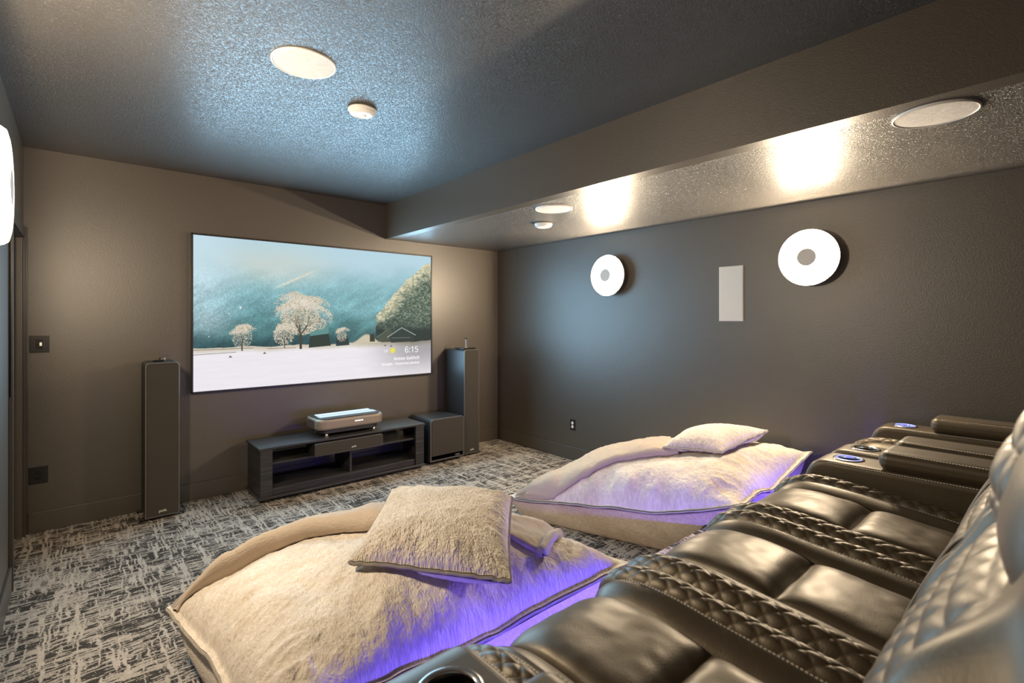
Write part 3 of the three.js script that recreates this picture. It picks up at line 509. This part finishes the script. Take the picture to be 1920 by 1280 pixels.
function makeSeat(sofa, cx, W, seed) {
  const o = part('seat', sofa), H = W / 2, q = H - 0.092, e = q - 0.075;
  const dent = (a, s) => (fbm((cx + a) * 9, s * 7, seed, 3) - 0.5) * 0.012;
  const panel = (b0, b1) => (a, s, b) => { const A = Math.abs(a) / e, t = Math.min(b - b0, b1 - b) * seatP.len; return -0.016 + 0.036 * Math.pow(clamp(1 - Math.pow(A, 5)), 0.6) * (1 - Math.exp(-t / 0.022)) + dent(a, s); };
  mesh('rear_cushion', patch(seatP, cx, -e, e, 0, SPLIT, 60, 70, panel(-0.1, SPLIT)), leather, o);
  mesh('front_cushion', patch(seatP, cx, -e, e, SPLIT, 1, 60, 110, panel(SPLIT, 1.1)), leather, o);
  for (const sd of [-1, 1]) {
    const bol = (a, s) => { const t = (Math.abs(a) - e) / (q - e); return -0.016 + 0.040 * Math.pow(Math.sin(clamp(t) * Math.PI / 2), 0.7) - 0.008 * ss(0.8, 1, t) + dent(a, s) * 0.4; };
    const qu = (a, s) => { const x = Math.abs(a) - q, t = x / (H - q); return 0.016 + 0.030 * Math.sin(Math.PI * Math.pow(clamp(t), 0.75)) - 0.030 * Math.pow(t, 8) + 0.0055 * diamonds(x + 0.01, s, 0.040, 0.058) - 0.004; };
    const r = (lo, hi) => sd > 0 ? [lo, hi] : [-hi, -lo];
    mesh('side_bolster', patch(seatP, cx, ...r(e, q), 0, 1, 16, 150, bol), leather, o);
    mesh('quilted_band', patch(seatP, cx, ...r(q, H), 0, 1, 34, 360, qu), leather, o);
    const line = []; for (let i = 2; i <= 58; i++) { const p = seatP.at(i / 60), h = 0.020; line.push([cx + sd * (q - 0.004), p[1] + p[3] * h, p[0] + p[2] * h]); }
    mesh('stitching', stitches(line), thread, o);
  }
}
function makeBack(sofa, cx, W, seed, extL = 0, extR = 0) { // extL, extR: how far the wing reaches over an arm
  const o = part('backrest', sofa), H = W / 2;
  const wr = (a, s) => (fbm((cx + a) * 7, s * 6, seed, 3) - 0.5) * 0.016;
  const b2y = (s) => backP.at(s / backP.len)[1];
  const ext = (a) => a < 0 ? extL : extR, ridge = (a) => H * 0.86 + ext(a) * 0.45;
  const shellOff = (a, s) => { const t = Math.abs(a) / (H + ext(a)); return 0.012 + 0.050 * Math.exp(-(((Math.abs(a) - ridge(a)) / (0.036 + ext(a) * 0.42)) ** 2)) * ss(1.26, 1.12, b2y(s)) - 0.075 * Math.pow(t, 16) + wr(a, s); };
  const squash = (a, y) => y > 0.7 ? 0.7 + (y - 0.7) * (1 - (ext(a) ? 0.34 : 0.06) * ss(ext(a) ? 0.62 : 0.8, 1.0, Math.abs(a) / (H + ext(a)))) : y;
  const shell = patch(backP, cx, -H - extL, H + extR, 0, 1, 90, 150, shellOff, -1), sp = shell.attributes.position;
  for (let i = 0; i < sp.count; i++) { const a = sp.getX(i) - cx, y = sp.getY(i); sp.setY(i, squash(a, y)); }
  shell.computeVertexNormals(); mesh('shell', shell, leather, o);
  const puffy = (a0, b0, b1, amp, base, cell) => (a, s, b) => { const t = Math.pow(clamp(1 - Math.pow(Math.abs(a) / a0, 4)), 0.5) * Math.pow(clamp(1 - Math.pow(Math.abs((b - b0) / (b1 - b0) * 2 - 1), 4)), 0.5); return base - 0.03 + (amp + 0.03) * t + (cell ? 0.010 * t * Math.pow(Math.abs(Math.sin(Math.PI * a / cell) * Math.sin(Math.PI * s / cell)), 0.5) : 0); };
  const b = (y) => { for (let i = 0; i < 1000; i++) { const p = backP.at(i / 1000); if (p[1] >= y) return i / 1000; } };
  const w = H - 0.078, l0 = b(0.74), l1 = b(1.215), h0 = b(1.20), h1 = b(1.415);
  mesh('lumbar_quilt', patch(backP, cx, -w, w, l0, l1, 110, 130, puffy(w, l0, l1, 0.034, 0.012, 0.062), -1), leather, o);
  mesh('head_pillow', patch(backP, cx, -H + 0.07, H - 0.07, h0, h1, 90, 90, puffy(H - 0.07, h0, h1, 0.042, 0.010, 0), -1), leather, o);
  const k0 = b(1.235), k1 = b(1.38); mesh('head_quilt', patch(backP, cx, -w * 0.62, w * 0.62, k0, k1, 90, 80, puffy(w * 0.62, k0, k1, 0.014, 0.046, 0.055), -1), leather, o);
  const loop = []; for (let i = 0; i <= 40; i++) { const t = i / 40, a = lerp(-w, w, t), y = lerp(0.80, 1.205, Math.pow(Math.sin(Math.PI * t), 0.35)), p = backP.at(b(y)), h = -0.014; loop.push([cx + a, p[1] + p[3] * h, p[0] + p[2] * h]); }
  mesh('piping', tube(loop, 0.004, false, 120, 8), pipingMat, o);
  for (const sd of [-1, 1]) { const ln = []; for (let i = 0; i <= 30; i++) { const y = lerp(0.76, 1.17, i / 30), p = backP.at(b(y)), h = -0.056 + 0.062 * ss(1.02, 1.17, y); ln.push([cx + sd * ridge(sd), squash(sd * ridge(sd), p[1] + p[3] * h), p[0] + p[2] * h]); } mesh('piping', tube(ln, 0.0032, false, 90, 8), pipingMat, o); }
}
const armShape = (() => { const s = new THREE.Shape(); s.moveTo(0.865, 0.30); s.lineTo(0.875, 0.74); s.bezierCurveTo(0.877, 0.81, 0.85, 0.849, 0.79, 0.852); s.lineTo(-0.15, 0.862); s.lineTo(-0.15, 0.30); s.closePath(); return s; })();
const ev = new Evaluator(); ev.useGroups = false;
function makeArm(sofa, cx, w, lit) {
  const o = part('armrest', sofa);
  let g = new THREE.ExtrudeGeometry(armShape, { depth: w - 0.05, bevelEnabled: true, bevelSize: 0.025, bevelThickness: 0.025, bevelOffset: -0.025, bevelSegments: 6, curveSegments: 20 });
  g.rotateY(Math.PI / 2); g.translate(cx - w / 2 + 0.025, 0, 0);   // shape x becomes -z
  boxUV(g);
  const A = new Brush(g); A.updateMatrixWorld();
  const c = cyl(0.047, 0.047, 0.16, 40); c.translate(cx, 0.83, -0.725); const B = new Brush(c); B.updateMatrixWorld();
  const res = ev.evaluate(A, B, SUBTRACTION);
  mesh('arm_body', res.geometry, leather, o);
  const cup = mesh('cup_holder', lathe([[0, -0.092], [0.040, -0.092], [0.044, -0.088], [0.0455, -0.02], [0.0465, 0.000], [0.049, 0.003], [0.056, 0.004], [0.061, 0.002], [0.063, -0.002]], 48), chrome, o); cup.position.set(cx, 0.8545, -0.725);
  const inn = mesh('cup_liner', lathe([[0, -0.0885], [0.038, -0.0885], [0.0425, -0.084], [0.0445, -0.008]], 40), blackIn, o); inn.position.set(cx, 0.8545, -0.725);
  if (lit) {
    mesh('rim_light', (() => { const t = new THREE.TorusGeometry(0.0475, 0.002, 8, 48); t.rotateX(Math.PI / 2); t.translate(cx, 0.8575, -0.725); return t; })(), std({ color: 0x000000, emissive: col(0.35, 0.4, 1), emissiveIntensity: 1.6 }), o);
    const pl = new THREE.PointLight(col(0.2, 0.25, 1), 0.0014); pl.name = 'cup_light'; pl.position.set(cx, 0.862, -0.725); pl.shadow.radius = 1; pl.castShadow = true; scene.add(pl);
  }
  const pad = new RoundedBoxGeometry(w - 0.004, 0.085, 0.72, 8, 0.036); boxUV(pad); pad.translate(cx, 0.893, -0.235); mesh('arm_pad', pad, leather, o);
  for (const sd of [-1, 1]) {
    const x = cx + sd * (w / 2 - 0.007), top = []; top.push([x, 0.50, -0.873], [x, 0.62, -0.876], [x, 0.72, -0.877], [x, 0.79, -0.863], [x, 0.828, -0.825], [x, 0.8385, -0.78], [x, 0.841, -0.62], [x, 0.8435, -0.40], [x, 0.846, -0.10]);
    const off = sd * 0.001; mesh('stitching', stitches(top.map((p) => [p[0] + off, p[1] + 0.004, p[2] - 0.001])), thread, o);
    const x2 = cx + sd * (w / 2 - 0.016), ln = []; for (let i = 0; i <= 8; i++) ln.push([x2, 0.929, lerp(-0.565, 0.09, i / 8)]); mesh('stitching', stitches(ln), thread, o);
  }
}
const ledGlow = std({ color: 0x000000, emissive: LED_COLOR, emissiveIntensity: 4 });
function ledStrip(sofa, x0, x1) {
  mesh('led_strip', box(x0, x1, 0.325, 0.335, -0.915, -0.905, 0.002), ledGlow, sofa);
  const l = new THREE.RectAreaLight(LED_COLOR, LED_POWER, x1 - x0, 0.03); l.name = 'led_light'; l.position.set((x0 + x1) / 2, 0.33, -0.925); l.lookAt((x0 + x1) / 2, 0.33 + 0.30, -1.925); scene.add(l);
}
const sofaA = thing('recliner_sofa', 'three seat black leather recliner sofa with quilted bands', 'recliner sofa');
const PITCH = 0.656, XA = 0.622;
for (let k = 0; k < 3; k++) { makeSeat(sofaA, XA + PITCH * (k + 0.5), PITCH, 101 + k * 7); makeBack(sofaA, XA + PITCH * (k + 0.5), PITCH, 201 + k * 7, k === 0 ? 0.13 : 0, k === 2 ? 0.13 : 0); }
makeArm(sofaA, XA - 0.135, 0.22, false); makeArm(sofaA, XA + 3 * PITCH + 0.103, 0.205, true);
mesh('base_frame', box(XA - 0.17, XA + 3 * PITCH + 0.15, 0.29, 0.60, -0.84, 0.17, 0.01), blackPlastic, sofaA);
for (const x of [XA - 0.06, XA + 3 * PITCH + 0.06]) for (const z of [-0.72, 0.08]) mesh('foot', cyl(0.025, 0.02, 0.045, 16), blackPlastic, sofaA).position.set(x, 0.2725, z);
ledStrip(sofaA, XA, XA + 3 * PITCH);
const sofaB = thing('recliner_chair', 'single black leather recliner chair standing next to the side wall', 'recliner');
const BX0 = 3.07, BW = 0.61;
makeSeat(sofaB, BX0 + BW / 2, BW, 151); makeBack(sofaB, BX0 + BW / 2, BW, 251, 0.13, 0.13);
makeArm(sofaB, BX0 - 0.103, 0.205, false); makeArm(sofaB, BX0 + BW + 0.103, 0.205, true);
mesh('base_frame', box(BX0 - 0.15, BX0 + BW + 0.15, 0.29, 0.60, -0.84, 0.17, 0.01), blackPlastic, sofaB);
for (const x of [BX0 - 0.06, BX0 + BW + 0.06]) for (const z of [-0.72, 0.08]) mesh('foot', cyl(0.025, 0.02, 0.045, 16), blackPlastic, sofaB).position.set(x, 0.2725, z);
ledStrip(sofaB, BX0, BX0 + BW);

renderer.render(scene, camera);
